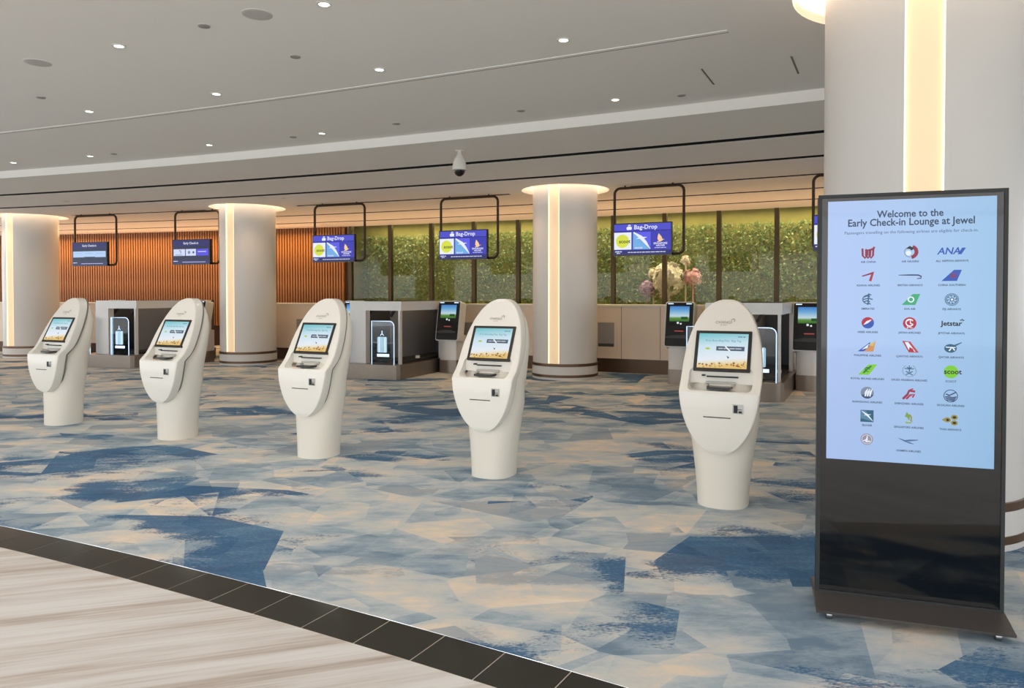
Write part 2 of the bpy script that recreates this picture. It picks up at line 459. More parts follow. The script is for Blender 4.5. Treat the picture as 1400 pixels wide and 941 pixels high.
mb.add(vs, fs); struct(mb.build('floor_marble', MARBLE), 'pale vein-cut marble lobby floor')
# ---- black tile border
GROUT = mat('grout', (196, 188, 176), 0.9, noise=0.05)
TILE = mat('polished_black_tile', (46, 43, 38), 0.12, noise=0.14, nscale=5, spec=0.5)
trim = bpy.data.objects.new('trim_1', None); COL.objects.link(trim); struct(trim, 'curved border of polished black tiles between marble and carpet')
MB().arc(B0 - 0.004, B1 + 0.004, 18, 40, -0.03, -0.0015, 60, cc=(BX, BY)).build('grout_bed', GROUT, trim)
STP = 0.4885; gap = 0.0065
tme = None
for i in range(-2, 16):
    a = 24.72 + STP * (i - 0)
    me = MB()
    if tme is None:
        h = STP / 2 - math.degrees(gap / 2 / 36)
        tb = MB(); tb.arc(B0, B1, -h, h, -0.025, 0.0, 2, cc=(0, -35.9)); tme = tb.mesh('tile', TILE)
    o = link_mesh('tile', tme, trim)
    ac = (a + STP / 2) * D2R
    o.location = (BX + 35.9 * math.sin(ac), BY + 35.9 * math.cos(ac), random.uniform(0, 0.0006)); o.rotation_euler = (0, 0, -ac)

# ---- columns: positions
COLS = [(P(82.4, 14.72), 0.59, CEIL), (P(82.4, 19.07), 0.59, CEIL), (P(82.4, 24.16), 0.59, CEIL), (Vector((2.69, 4.82, 0)), 0.59, UP)]
RING = 0.80
def cutcyl(c, r, z0, z1):
    o = MB().lathe([(r, z0), (r, z1)], 64, c=(c.x, c.y)).build('cutter', CEILM); return o
# ---- ceilings
up = MB().arc(57.5, 77.72, 2, 46, UP, UP + 0.06, 44).build('ceiling', CEILM)
boolean(up, [cutcyl(COLS[3][0], RING, 3, 4)]); struct(up, 'smooth white upper ceiling')
SL = 0.09
def slab(R0, R1): return MB().arc(R0, R1, 8, 42, CEIL, UP + 0.06, 60).build('ceiling_panel', CEILM, low)
low = bpy.data.objects.new('ceiling_lower', None); COL.objects.link(low); struct(low, 'dropped white ceiling with dark curved slots')
slab(77.72, 79.23 - SL); slab(79.23 + SL, 80.84 - SL)
mid = slab(80.84 + SL, 84.10 - SL * .8)
cut = [cutcyl(c, RING, 3, 4.5) for c, r, z in COLS[:3]]
for a0, a1 in ((9, 13.9), (15.55, 18.26), (19.89, 23.37), (24.98, 41)):
    cut.append(MB().arc(82.47 - SL * .8, 82.47 + SL * .8, a0, a1, 3, 4.5).build('cutter', CEILM))
boolean(mid, cut)
slab(84.10 + SL * .8, 85.69 - SL * .8); slab(85.69 + SL * .8, 86.95)
MB().arc(77.8, 88.6, 8, 42, UP + 0.30, UP + 0.34, 40).build('plenum_board', BLACK, low)
def liner(R, hw, a0, a1, n):
    m = MB(); m.arc(R - hw - .002, R + hw + .002, a0, a1, UP + .061, UP + .065, n)
    m.arc(R + hw - .003, R + hw, a0, a1, CEIL + .003, UP + .061, n); m.arc(R - hw, R - hw + .003, a0, a1, CEIL + .003, UP + .061, n)
    m.build('slot_liner', BLACK, low)
for R, hw in ((79.23, SL), (80.84, SL), (84.10, SL * .8), (85.69, SL * .8)): liner(R, hw, 8, 42, 60)
for a0, a1 in ((9, 13.9), (15.55, 18.26), (19.89, 23.37), (24.98, 41)): liner(82.47, SL * .8, a0 + .004, a1 - .004, None)

# ---- back wall: slatted timber on the left, glazing on the right
wall = MB().arc(87.0, 87.12, 9, 18.86, 0, CEIL + 0.2, 30).build('wall_back', WOODB); struct(wall, 'orange-brown timber slat wall')
MB().arc(86.97, 87.12, 18.93, 32, 0, 1.18, 24).build('sill_wall', COUNTER, wall)
sm = MB().box(-0.027, 0.027, -0.085, 0.0, 0.6, CEIL + 0.1).mesh('slat', WOOD)
a = 9.6
while a < 18.84:
    o = link_mesh('slat', sm, wall); o.location = P(87.0, a); o.rotation_euler = (0, 0, -a * D2R); a += 0.0585
MULL = mat('window_frame_metal', (70, 62, 40), 0.4, 0.5, noise=0.05)
pitch = 0.8235; a0 = 18.95
mull = MB().box(-0.05, 0.05, -0.06, 0.06, 1.18, CEIL + 0.02).mesh('mullion', MULL)
mull.transform(Matrix.Identity(4))
wpane = 2 * 86.95 * math.tan(pitch / 2 * D2R)
pane = MB().box(-wpane / 2 + 0.05, wpane / 2 - 0.05, -0.006, 0.006, 1.2, CEIL).mesh('pane', GLASS)
rail = MB().box(-wpane / 2 + 0.05, wpane / 2 - 0.05, -0.03, 0.03, 1.18, 1.25).mesh('bottom_rail', MULL)
for i in range(13):
    wn = bpy.data.objects.new('window_%d' % (i + 1), None); COL.objects.link(wn); struct(wn, 'tall glass pane looking onto the planted wall')
    am = a0 + pitch * (i + 0.5); wn.location = P(86.95, am); wn.rotation_euler = (0, 0, -am * D2R)
    link_mesh('pane', pane, wn); link_mesh('bottom_rail', rail, wn)
    for sx in ((-1,) if i < 12 else (-1, 1)):
        m_ = link_mesh('mullion', mull, wn); m_.location = (sx * wpane / 2, 0, 0)

# ---- planted wall behind the glass
HEDGEB = mat('hedge_backing', (150, 146, 100), 0.95, noise=0.3, nscale=3)
hw = MB().arc(88.3, 88.5, 18, 33, 0.0, 4.0, 30).build('wall_garden', HEDGEB); struct(hw, 'dark green planted wall behind the windows')
MB().arc(87.13, 88.3, 18.8, 33, 0.9, 1.0, 30).build('planter_ledge', HEDGEB, hw)
lm = [mat('leaf_%d' % k, c, 0.9, noise=0.2, nscale=4, spec=0.1) for k, c in enumerate(((106, 126, 88), (126, 142, 102), (92, 110, 80), (158, 168, 140)))]
lb = MB(); rnd = random.Random(3)
for i in range(36000):
    a = rnd.uniform(18.7, 31.5); z = 1.0 + 2.25 * rnd.random() ** 0.85; R = 88.28 - rnd.uniform(0, 0.26) * (0.4 + 0.6 * math.sin(a * 37 + z * 5) ** 2)
    c = P(R, a, z); s = rnd.uniform(0.02, 0.05)
    n = Vector((-math.sin(a * D2R), -math.cos(a * D2R), 0)) + Vector((rnd.uniform(-.9, .9), rnd.uniform(-.9, .9), rnd.uniform(-.3, 1.1)))
    n.normalize(); t = n.orthogonal().normalized(); t = Matrix.Rotation(rnd.uniform(0, 6.28), 3, n) @ t; b = n.cross(t)
    lb.add([c - t * s, c + b * s * .45, c + t * s * 1.1, c - b * s * .45], [(0, 1, 2, 3)], rnd.choice((0, 0, 1, 2, 2, 3)))
o = lb.build('hedge_leaves', lm, None, fix=False); o['kind'] = 'stuff'; o['label'] = 'dense green leaves of the planted wall behind the glass'; o['category'] = 'foliage'

# flower display behind the glass
def flower_ball(name, label, loc, r, cols, nfl, seed):
    t = thing(name, label, 'flowers', loc, 0, 'flower clusters behind the glass')
    rr = random.Random(seed); ms = [mat('petal_%d_%d_%d' % c, c, 0.7, noise=0.05) for c in cols]
    mb = MB(); hb = MB()
    for i in range(nfl):
        u = rr.uniform(-1, 1); th = rr.uniform(0, 2 * PI); q = math.sqrt(1 - u * u)
        n = Vector((q * math.cos(th), q * math.sin(th), u)); c = n * r * rr.uniform(0.8, 1.05); t1 = n.orthogonal().normalized(); b1 = n.cross(t1)
        k = rr.randrange(len(ms)); s = r * 0.30
        for j in range(5):
            g = j * 2 * PI / 5; d = t1 * math.cos(g) + b1 * math.sin(g); e = n.cross(d)
            mb.add([c, c + d * s * .6 + e * s * .34 + n * s * .12, c + d * s + n * s * .22, c + d * s * .6 - e * s * .34 + n * s * .12], [(0, 1, 2, 3)], k)
    mb.build('petals', ms, t, fix=False)['kind'] = 'stuff'
    MB().lathe([(0.02, -loc[2] + 1.0), (0.02, -r * .5), (r * .62, -r * .3), (r * .78, 0), (r * .6, r * .5), (0, r * .78)], 12).build('stem', ms[0], t, 60)
    return t
for lab, R, a, z, r, cs, nf in (
        ('large pale pink flower ball behind the window right of the white blossoms', 87.55, 25.07, 1.93, .22, ((226, 172, 190), (236, 192, 202)), 60),
        ('purple flower ball low behind the window left of the white blossoms', 87.5, 24.36, 1.66, .20, ((166, 128, 172), (190, 152, 188)), 60),
        ('tall mass of white blossoms in the middle behind the window', 87.5, 24.70, 1.90, .38, ((236, 228, 224), (246, 240, 236), (222, 212, 208)), 90),
        ('low white flower ball under the tall white blossoms behind the window', 87.45, 24.66, 1.52, .16, ((230, 222, 218), (214, 196, 206)), 50),
        ('small white flower ball above the purple one behind the window', 87.6, 24.44, 2.04, .14, ((226, 218, 212), (206, 190, 186)), 50),
        ('small white flower ball above the pale pink one behind the window', 87.6, 24.95, 2.34, .12, ((232, 222, 220), (222, 206, 208)), 40)):
    flower_ball('flower_cluster', lab, tuple(P(R, a, z)), r, cs, nf, int(a * 100))

# ================================================================== COLUMNS
clabels = ['round column at the far left edge with a glowing vertical light strip', 'round column between the second and third kiosks with a light strip',
           'round column behind the fourth kiosk with a light strip and bronze bands', 'large near column behind the tall info display']
for (c, r, zc), lab in zip(COLS, clabels):
    face = math.atan2(-(c.y - CY), -(c.x - CX))            # strip faces the circle centre
    t = thing('column', lab, 'column', (c.x, c.y, 0), 0, 'round hall columns')
    ha = math.asin(0.105 / r); dep = 0.028; zt = zc + 0.19
    pts = []; n = 72
    for i in range(n + 1):
        an = face + ha + (2 * PI - 2 * ha) * i / n; pts.append((r * math.cos(an), r * math.sin(an)))
    ins = [((r - dep) * math.cos(face + s * ha), (r - dep) * math.sin(face + s * ha)) for s in (-1, -0.5, 0, 0.5, 1)]
    MB().prism(pts + ins, 0.285, zt).build('shaft', COLM, t, 30)
    # light channel: floor made to glow as if lit by the edge LED lines
    d = MB()
    for k in range(6):
        q0, q1 = -0.94 + 1.88 * k / 6, -0.94 + 1.88 * (k + 1) / 6
        v = []
        for q in (q0, q1):
            for rr in (r - dep + 0.001, r - dep + 0.006): v.append((rr * math.cos(face + q * ha), rr * math.sin(face + q * ha)))
        for z in (0.287, zt - .02): pass
        d.add([(v[0][0], v[0][1], .287), (v[1][0], v[1][1], .287), (v[3][0], v[3][1], .287), (v[2][0], v[2][1], .287),
               (v[0][0], v[0][1], zt - .02), (v[1][0], v[1][1], zt - .02), (v[3][0], v[3][1], zt - .02), (v[2][0], v[2][1], zt - .02)],
              [(0, 1, 2, 3), (4, 7, 6, 5), (0, 4, 5, 1), (1, 5, 6, 2), (2, 6, 7, 3), (3, 7, 4, 0)])
    ls = d.build('channel_floor_glow', CHGLOW, t, 30)
    for s in (-1, 1):
        e = MB()
        q0, q1 = s * 0.995, s * 0.92
        v = [(rr * math.cos(face + q * ha), rr * math.sin(face + q * ha)) for q in (q0, q1) for rr in (r - dep + .006, r - .006)]
        e.add([(x, y, z) for z in (.29, zt - .02) for x, y in v], [(0, 1, 3, 2), (4, 6, 7, 5), (0, 4, 5, 1), (1, 5, 7, 3), (3, 7, 6, 2), (2, 6, 4, 0)])
        e.build('led_line', LEDS, t)
    MB().lathe([(r + .012, 0.0), (r + .012, 0.04)], 64).build('skirting', COLM, t, 30)
    MB().lathe([(r + .018, 0.04), (r + .018, 0.088)], 64).build('bronze_band', BRONZE, t, 30)
    MB().lathe([(r + .012, 0.088), (r + .012, 0.235)], 64).build('base_drum', COLM, t, 30)
    MB().lathe([(r + .018, 0.235), (r + .018, 0.285)], 64).build('bronze_band', BRONZE, t, 30)
    # lit cove let into the ceiling round the shaft
    cv = MB().ring(RING, RING + 0.012, zc - 0.004, zt, 64); cv.ring(r + 0.002, RING + 0.012, zt, zt + 0.012, 64)
    cv.build('cove', CEILM, t, 40)
    MB().ring(RING - 0.115, RING - 0.015, zt - 0.03, zt - 0.012, 64).build('cove_light', LEDW, t, 40)

# ================================================================== KIOSKS
ZT, ZC, ZB, KW = 1.47, 0.90, 0.39, 0.278
def kw(z):
    z = min(max(z, ZB), ZT)
    e = 2.25
    q = (z - ZC) / (ZT - ZC) if z > ZC else (ZC - z) / (ZC - ZB)
    ex = 2.2 if z > ZC else 2.05
    return KW * max(0.0, 1 - q ** ex) ** (1 / ex)
PROF = [(1.47, -0.150), (1.36, -0.092), (1.23, -0.025), (0.97, 0.105), (0.90, 0.150), (0.835, 0.225), (0.82, 0.236), (0.72, 0.244), (0.55, 0.240), (0.39, 0.228)]
def kt(z):
    if z >= PROF[0][0]: return PROF[0][1]
    for (z1, t1), (z0, t0) in zip(PROF, PROF[1:]):
        if z >= z0: return t0 + (t1 - t0) * (z - z0) / (z1 - z0)
    return PROF[-1][1]
def kiosk_panel():
    zs = sorted(set([ZB + (ZT - ZB) * (0.5 - 0.5 * math.cos(PI * i / 44)) for i in range(1, 44)] + [0.82, 0.835, 0.97, 1.23]))
    us = [-1, -.985, -.95, -.85, -.7, -.5, -.25, 0, .25, .5, .7, .85, .95, .985, 1]
    th = 0.098; vs = []; fs = []; nu = len(us); nz = len(zs)
    def edge(u, z):
        d = 0.0
        for lim, dd in ((.95, .0), (.985, .004), (1.0, .014)):
            if abs(u) >= lim - 1e-6: d = dd
        q = min((z - ZB) / 0.03, (ZT - z) / 0.03, 1); return d + (1 - q) * 0.010
    for z in zs:
        for u in us: vs.append((u * kw(z), -(kt(z) - edge(u, z)), z))
    b = len(vs)
    for z in zs:
        for u in us: vs.append((u * kw(z) * .985, -(kt(z) - th), z))
    for k in range(nz - 1):
        for i in range(nu - 1):
            fs.append((k * nu + i, k * nu + i + 1, (k + 1) * nu + i + 1, (k + 1) * nu + i))
            fs.append((b + k * nu + i, b + (k + 1) * nu + i, b + (k + 1) * nu + i + 1, b + k * nu + i + 1))
        for i in (0, nu - 1):
            q = [k * nu + i, (k + 1) * nu + i, b + (k + 1) * nu + i, b + k * nu + i]
            fs.append(tuple(q) if i == 0 else tuple(q[::-1]))
    for k in (0, nz - 1):
        for i in range(nu - 1):
            q = [k * nu + i, b + k * nu + i, b + k * nu + i + 1, k * nu + i + 1]
            fs.append(tuple(q) if k == 0 else tuple(q[::-1]))
    return MB().add(vs, fs)
SCR_T = math.atan2(0.13, 0.26)                    # screen lean
scrM = Matrix.Translation((0, -0.040, 1.10)) @ Matrix.Rotation(-SCR_T, 4, 'X')
KSCREEN = uv_ramp('kiosk_screen', [(0.0, (232, 196, 120)), (0.10, (238, 226, 190)), (0.2, (236, 242, 250)), (0.62, (206, 232, 244)), (1.0, (104, 196, 204)), (1.15, (90, 188, 196))], 0.92, 1, extra=-0.12)
CROWD = [mat('crowd_%d' % i, (5, 5, 5), 0.3, 0, c, 0.8, noise=0) for i, c in enumerate(((196, 140, 54), (222, 176, 84), (160, 100, 48), (236, 206, 130)))]
def make_kiosk():
    t = thing('check_in_kiosk', '', 'kiosk')
    fp = kiosk_panel().build('front_panel', CREAM, t)
    cz = MB(); cz.prism(rrect(0.44, 0.150, 0.035, 5, 0, 0.907), 0.085, 0.6, M=XZ)
    cu = cz.build('cutter', CREAM); boolean(fp, [cu])
    fp.data.polygons.foreach_set('use_smooth', [True] * len(fp.data.polygons)); fp.data.set_sharp_from_angle(angle=24 * D2R)
    gk = MB(); gv = []; gf = []; gz = [ZB + .012 + (ZT - ZB - .024) * (0.5 - 0.5 * math.cos(PI * i / 30)) for i in range(31)]
    for tt in (.094, .125):
        for sx_ in (1, -1):
            for z in gz: gv.append((sx_ * max(.004, kw(z) * .985 - .010), -(kt(z) - tt), z))
    ng = len(gz)
    for sx_ in (0, 1):
        for k in range(ng - 1):
            a_ = sx_ * ng + k; gf.append((a_, a_ + 1, 2 * ng + a_ + 1, 2 * ng + a_))
    gk.add(gv, gf).build('groove_shade', mat('groove_shade_grey', (132, 126, 116), .6, noise=.02), t)  # dark strip put in for the shaded groove behind the panel
    # body behind the panel running down into the pedestal
    vs = []; fs = []; n = 32; zs = [0, .01, .12, .25, .36, .42, .5, .6, .7, .8, .9, 1.0, 1.1, 1.2, 1.28, 1.34, 1.39, 1.425, 1.448]
    for z in zs:
        fl = 0.176 + 0.075 * (min(z, .62) / .62) ** 1.5
        aa = min(fl, kw(z) - 0.016) if z > 0.6 else fl
        tf = 0.180 - 0.03 * z if z <= .36 else min(0.170, kt(z) - 0.075)
        tb = -0.200 - 0.105 * min(1, max(0, (z - .45) / .8)) + (0.30 * max(0, z - 1.25))
        cy = (tf + tb) / 2; bb = (tf - tb) / 2; e = 2 / 2.5
        for i in range(n):
            th = 2 * PI * i / n; c, s = math.cos(th), math.sin(th)
            vs.append((aa * math.copysign(abs(c) ** e, c), -(cy + bb * math.copysign(abs(s) ** e, s)), z))
    for k in range(len(zs) - 1):
        for i in range(n):
            j = (i + 1) % n; fs.append((k * n + i, k * n + j, (k + 1) * n + j, (k + 1) * n + i))
    fs.append(tuple(range(n))); fs.append(tuple((len(zs) - 1) * n + i for i in range(n)))
    MB().add(vs, fs).build('pedestal', CREAM2, t, 40)
    MB().box(0.135, 0.1385, 0.13, 0.137, 0.01, 0.33).build('door_seam', BLACKM, t)
    # touch screen
    sb = MB().prism(rrect(0.392, 0.312, 0.006), -0.01, 0.006, M=scrM @ XZ).build('screen_bezel', mat('screen_bezel_black', (40, 36, 34), 0.35, noise=0.03), t)
    s = MB(); q = [scrM @ Vector(p) for p in ((-.172, -.0072, -.134), (.172, -.0072, -.134), (.172, -.0072, .134), (-.172, -.0072, .134))]
    s.quad_uv(*q); s.build('screen_picture', KSCREEN, sb)
    A = Art(scrM @ Matrix.Translation((0, -.0076, 0)))
    g = ink((92, 108, 124)); A.text('Print Boarding Pass  Bag Tag', 0, .078, .0215, ink((86, 140, 158)))
    A.dashes(.10, .152, .110, .006, ink((70, 110, 130)), 6)
    A.rect(-.045, .0, .150, .034, ink((84, 96, 112))); A.dashes(-.03, .138, .017, .007, ink((200, 210, 220)), 5)
    A.poly([(.02, .036), (.055, .002), (.045, -.003), (.014, .03)], ink((240, 244, 246)))
    A.disc(-.105, .013, .017, ink((176, 200, 70)), 14, .008)
    A.poly([(.03, -.04), (.042, -.062), (.05, -.05)], ink((60, 70, 70)))
    rr = random.Random(5)
    for i in range(46):
        x = rr.uniform(-.165, .165); hh = .022 + .018 * (x + .17) / .34
        A.disc(x, -.130 + rr.uniform(0, hh), rr.uniform(.004, .009), CROWD[rr.randrange(4)], 6)
    A.build('screen_print', sb)
    # printing above the screen
    A = Art(Matrix.Translation((0, -kt(1.30) - .001, 1.302)) @ Matrix.Rotation(-SCR_T, 4, 'X') @ Matrix.Translation((0, -.002, 0)))
    gr = mat('grey_print', (150, 146, 138), 0.6, noise=0)
    A.text('CHANGI', -.008, 0, .030, gr); A.dashes(-.03, .02, -.022, .003, gr, 7)
    A.arcs(.058, .017, .012, -60, 200, .004, gr); A.arcs(.062, .019, .007, -40, 160, .003, gr)
    A.build('logo', t)
    # reader tray inside the pocket
    tr = MB()
    tr.box(-.10, .115, -.115, -.085, .918, .926); tr.box(-.135, -.112, -.112, -.085, .924, .934)
    tr.build('reader_slot', BLACKM, t)
    rd = MB(); rd.prism([(-.085, -.20), (.07, -.20), (.082, -.10), (-.095, -.10)], .8415, .858); rd.build('reader_tray', BLACKP, t)
    gd = MB()
    gd.box(-.112, -.085, -.15, -.10, .862, .870); gd.box(.072, .098, -.15, -.10, .862, .870); gd.box(-.108, .095, -.105, -.09, .872, .888); gd.build('tray_guide', mat('pale_grey_plastic', (190, 186, 178), .4, noise=.02), t)
    # card terminal and ticket slot on the lower face
    cm = MB(); y = -kt(.72); cm.box(.098, .166, y - .006, y + .02, .688, .752)
    cb = cm.build('card_terminal', mat('satin_silver', (170, 168, 164), .3, .8, noise=.04), t)
    c2 = MB(); c2.box(.106, .132, y - .009, y - .003, .694, .746); c2.box(.132, .160, y - .009, y - .003, .716, .720); c2.box(.138, .160, y - .009, y - .003, .694, .708); c2.build('card_slot', BLACKM, cb)
    y = -kt(.655); MB().box(-.10, .085, y - .0015, y + .01, .650, .657).build('ticket_slot', mat('slot_dark', (60, 52, 44), .6, noise=0), t)
    return t
KP = [((1.526, 5.27), 'cream check-in kiosk nearest the tall info display'), ((-0.153, 6.12), 'cream check-in kiosk in front of the round column, second from the display'),
      ((-1.82, 6.85), 'middle of the five cream check-in kiosks, third from either end'), ((-3.545, 7.72), 'cream check-in kiosk second from the left end of the row'),
      ((-5.27, 8.56), 'leftmost and farthest cream check-in kiosk of the row')]
k0 = make_kiosk()
for i, ((x, y), lab) in enumerate(KP):
    o = k0 if i == 0 else copy_tree(k0)
    o.location = (x, y, 0); o.rotation_euler = (0, 0, -24.5 * D2R); o['label'] = lab; o['category'] = 'kiosk'; o['group'] = 'row of cream check-in kiosks'

# ================================================================== TALL INFO DISPLAY
T = thing('information_display', 'tall black free-standing display listing airlines on a pale blue screen', 'display', (1.8315, 3.375, 0), -18.7 * D2R)
FRM = mat('display_frame_metal', (34, 38, 39), 0.6, 0.0, noise=0.04); BG = mat('black_glass', (6, 6, 7), 0.06, noise=0, spec=0.6)
BASE = mat('display_base_metal', (98, 92, 88), 0.38, 0.55, noise=0.05)
W2 = 0.389; Z0, Z1 = 0.075, 1.976
fr = MB()
pts_o = rrect(2 * W2, Z1 - Z0, 0.012, 3, 0, (Z0 + Z1) / 2)
MB().prism(pts_o, -0.062, 0.0, M=XZ).build('housing', mat('display_back', (30, 31, 33), .5, .2, noise=.04), T)
m = MB()
ww = 0.016
for x0, x1, z0, z1 in ((-W2, -W2 + ww, Z0, Z1), (W2 - ww, W2, Z0, Z1), (-W2 + ww, W2 - ww, Z1 - ww, Z1), (-W2 + ww, W2 - ww, Z0, Z0 + ww)):
    m.box(x0, x1, -.009, 0.0, z0, z1)
m.build('bezel', FRM, T)
gl = MB().box(-W2 + ww, W2 - ww, -.004, 0, Z0 + ww, Z1 - ww).build('front_glass', BG, T)
SX0, SX1, SZ0, SZ1 = -0.347, 0.345, 0.722, 1.944
SCRM = uv_ramp('display_picture', [(0.0, (176, 202, 250)), (0.5, (168, 202, 246)), (1.0, (150, 196, 236))], 0.84, 0, rough=0.05)
sp = MB(); sp.quad_uv((SX0, -.0046, SZ0), (SX1, -.0046, SZ0), (SX1, -.0046, SZ1), (SX0, -.0046, SZ1)); sp = sp.build('screen_picture', SCRM, gl)
NAVY = ink((46, 66, 92)); GRY = ink((74, 90, 118))
A = Art(Matrix.Translation((0, -.0050, 0)))
A.text('Welcome to the', 0.0, 1.876, .046, NAVY, .019, sx=.88); A.text('Early Check-in Lounge at Jewel', 0.0, 1.838, .047, NAVY, .019, sx=.885)
A.text('Passengers travelling on the following airlines are eligible for check-in.', 0.0, 1.793, .0195, GRY, sx=1.0)
A.build('lettering', T)
R_ = ink((176, 32, 58)); DR = ink((140, 36, 64)); BL = ink((40, 82, 176)); DB = ink((38, 52, 96)); GN = ink((58, 168, 116)); LG = ink((120, 200, 40)); OR = ink((206, 140, 84)); TL = ink((40, 92, 120)); GD = ink((150, 140, 60)); WH = ink((226, 236, 250)); SG = ink((120, 136, 160)); BK = ink((24, 30, 36)); PU = ink((110, 60, 110))
def lg(i, A):
    s = 0.028                                                        # half size
    p = lambda l: [(x * s, y * s) for x, y in l]
    if i == 0:
        for k in range(3): A.stroke(p([(-.9 + .55 * k, .7 - .1 * k), (-.85 + .5 * k, -.5), (-.5 + .45 * k, -.9), (-.2 + .45 * k, -.5), (-.1 + .42 * k, .4 + .1 * k), (.9, .55 + .2 * k)]), .0085, DR)
    elif i == 1:
        A.arcs(0, 0, .9 * s, -80, 70, .016, DR); A.poly(p([(-.7, .5), (-.1, 1), (.5, .6), (.2, .2), (-.1, .5)]), BK); A.arcs(0, 0, .85 * s, 120, 270, .003, SG); A.disc(-.3 * s, -.2 * s, .4 * s, WH)
    elif i == 2:
        A.text('ANA', -.4 * s, 0, .043, BL, .02, shear=.2); A.poly(p([(.75, -.5), (1.3, -.5), (1.95, .55), (1.4, .55)]), BL)
    elif i == 3:
        A.poly(p([(-1, .05), (.9, .75), (.55, .3), (-.85, -.1)]), DR); A.poly(p([(.9, .75), (.5, -.9), (.1, -.8), (.42, .2)]), R_)
    elif i == 4:
        A.stroke(p([(-1.7, .12), (0, .12), (1.2, .1), (1.6, -.1), (1.6, -.4), (1.0, -.5)]), [.003, .006, .006, .006, .005, .003], DB)
    elif i == 5:
        A.poly(p([(-1.5, -.9), (.3, .9), (1.4, .9), (.7, -.9)]), BL); A.disc(.2 * s, 0, .4 * s, DR); A.disc(.2 * s, 0.1 * s, .2 * s, BL)
    elif i == 6:
        for k, (y0, x0, x1) in enumerate(((.7, -.1, .5), (.4, -.6, .3), (.0, -.7, .7), (-.4, -.6, .3), (-.8, -.2, .4))): A.stroke(p([(x0, y0), ((x0 + x1) / 2, y0 + .18), (x1, y0)]), .005, TL)
        A.stroke(p([(.1, 1), (0, -.9)]), .005, TL); A.arcs(-.1 * s, 0, .7 * s, 60, 300, .004, TL)
    elif i == 7:
        A.poly(p([(-1.2, -.9), (.4, .9), (1.5, .9), (.8, -.9)]), GN); A.disc(.15 * s, 0, .5 * s, WH); A.disc(.15 * s, 0, .3 * s, GN)
    elif i == 8:
        for r in (.95, .75): A.arcs(0, 0, r * s, 0, 360, .003, TL, 24)
        for k in range(8): A.stroke([(.45 * s * math.cos(k * PI / 4), .45 * s * math.sin(k * PI / 4)), (.7 * s * math.cos(k * PI / 4 + .2), .7 * s * math.sin(k * PI / 4 + .2))], .004, TL)
        A.disc(0, 0, .32 * s, TL); A.disc(0, 0, .18 * s, WH)
    elif i == 9:
        A.disc(0, 0, .95 * s, BL, 24); A.poly([(.95 * s * math.cos(q * D2R), .95 * s * math.sin(q * D2R)) for q in range(30, 215, 15)] + p([(-.1, -.1), (.4, .2)]), R_); A.stroke(p([(-.6, -.3), (-.1, .1), (.5, .5)]), [.002, .011, .004], WH)
    elif i == 10:
        A.disc(0, 0, 1.0 * s, R_, 24); A.arcs(0, .1 * s, .55 * s, 30, 330, .005, WH, 16); A.stroke(p([(-.4, .4), (.1, .6), (.1, 0), (.5, -.2)]), .005, WH); A.text('JAL', 0, -.62 * s, .017, WH, .01)
    elif i == 11:
        A.text('Jetstar', 0, 0, .030, BK, .03, sx=1.05); A.text('*', 1.5 * s, .15 * s, .04, BK, .03)
    elif i == 12:
        A.poly(p([(-1.5, -.9), (.4, .7), (.2, -.9)]), BL); A.poly(p([(-.6, -.9), (1.2, .9), (.9, -.9)]), OR); A.poly(p([(-.9, -.6), (.2, .4), (.0, -.3)]), WH); A.poly(p([(.1, .2), (1.2, .9), (.8, .0)]), ink((214, 184, 90)))
    elif i == 13:
        A.poly(p([(-1.1, 1.0), (.1, .9), (1.4, -.9), (-.1, -.9)]), ink((178, 70, 76))); A.poly(p([(-.7, .8), (-.2, .8), (.9, -.8), (-.1, -.5)]), WH); A.poly(p([(.0, .0), (.5, -.3), (.7, -.8), (-.1, -.7)]), R_)
    elif i == 14:
        A.disc(-.1 * s, -.1 * s, .9 * s, TL, 20, .7 * s); A.stroke(p([(-.6, .2), (.4, .3), (1.5, .9)]), [.012, .009, .003], TL); A.stroke(p([(-.3, -.5), (.1, .1), (.5, -.4)]), .006, WH); A.stroke(p([(-.8, .1), (.6, .05)]), .004, WH)
    elif i == 15:
        A.poly(p([(-1.4, -.9), (.1, .8), (1.5, .9), (.2, -.9)]), LG); A.stroke(p([(-.6, -.6), (0, .1), (.6, .6)]), .007, ink((30, 110, 50))); A.arcs(0, 0, .35 * s, 0, 300, .004, ink((30, 110, 50)))
    elif i == 16:
        for k in range(5): A.stroke(p([(0, .3), (-.7 + .35 * k, .85 - .25 * abs(k - 2))]), .004, TL)
        A.stroke(p([(-.5, -.7), (.5, -.1)]), .004, TL); A.stroke(p([(.5, -.7), (-.5, -.1)]), .004, TL); A.stroke(p([(0, .3), (0, -.2)]), .004, TL); A.arcs(0, 0, 1.0 * s, 120, 420, .0022, SG, 16)
    elif i == 17:
        A.disc(0, 0, 1.05 * s, LG, 24); A.text('scoot', .25 * s, 0, .031, BK, .025)
    elif i == 18:
        A.disc(0, 0, 1.0 * s, SG, 24); A.poly([(.98 * s * math.cos(q * D2R), .98 * s * math.sin(q * D2R)) for q in range(200, 345, 12)], ink((60, 76, 110)))
        for k in range(3): A.stroke(p([(-.3 + .35 * k, -.6), (-.2 + .35 * k, .1), (.1 + .35 * k, .7)]), [.006, .009, .002], WH)
    elif i == 19:
        A.stroke(p([(-.9, -.8), (-.2, .0), (.0, .6), (.9, .5)]), .010, ink((150, 40, 80))); A.stroke(p([(-.4, -.8), (.2, -.1), (.8, .0), (.5, -.5)]), .008, R_); A.stroke(p([(.1, .7), (.6, .95)]), .006, R_)
    elif i == 20:
        A.arcs(0, 0, .98 * s, 0, 360, .003, DB, 24)
        A.stroke(p([(-.7, .3), (-.2, .1), (.1, .25), (.7, .6)]), .005, DB)
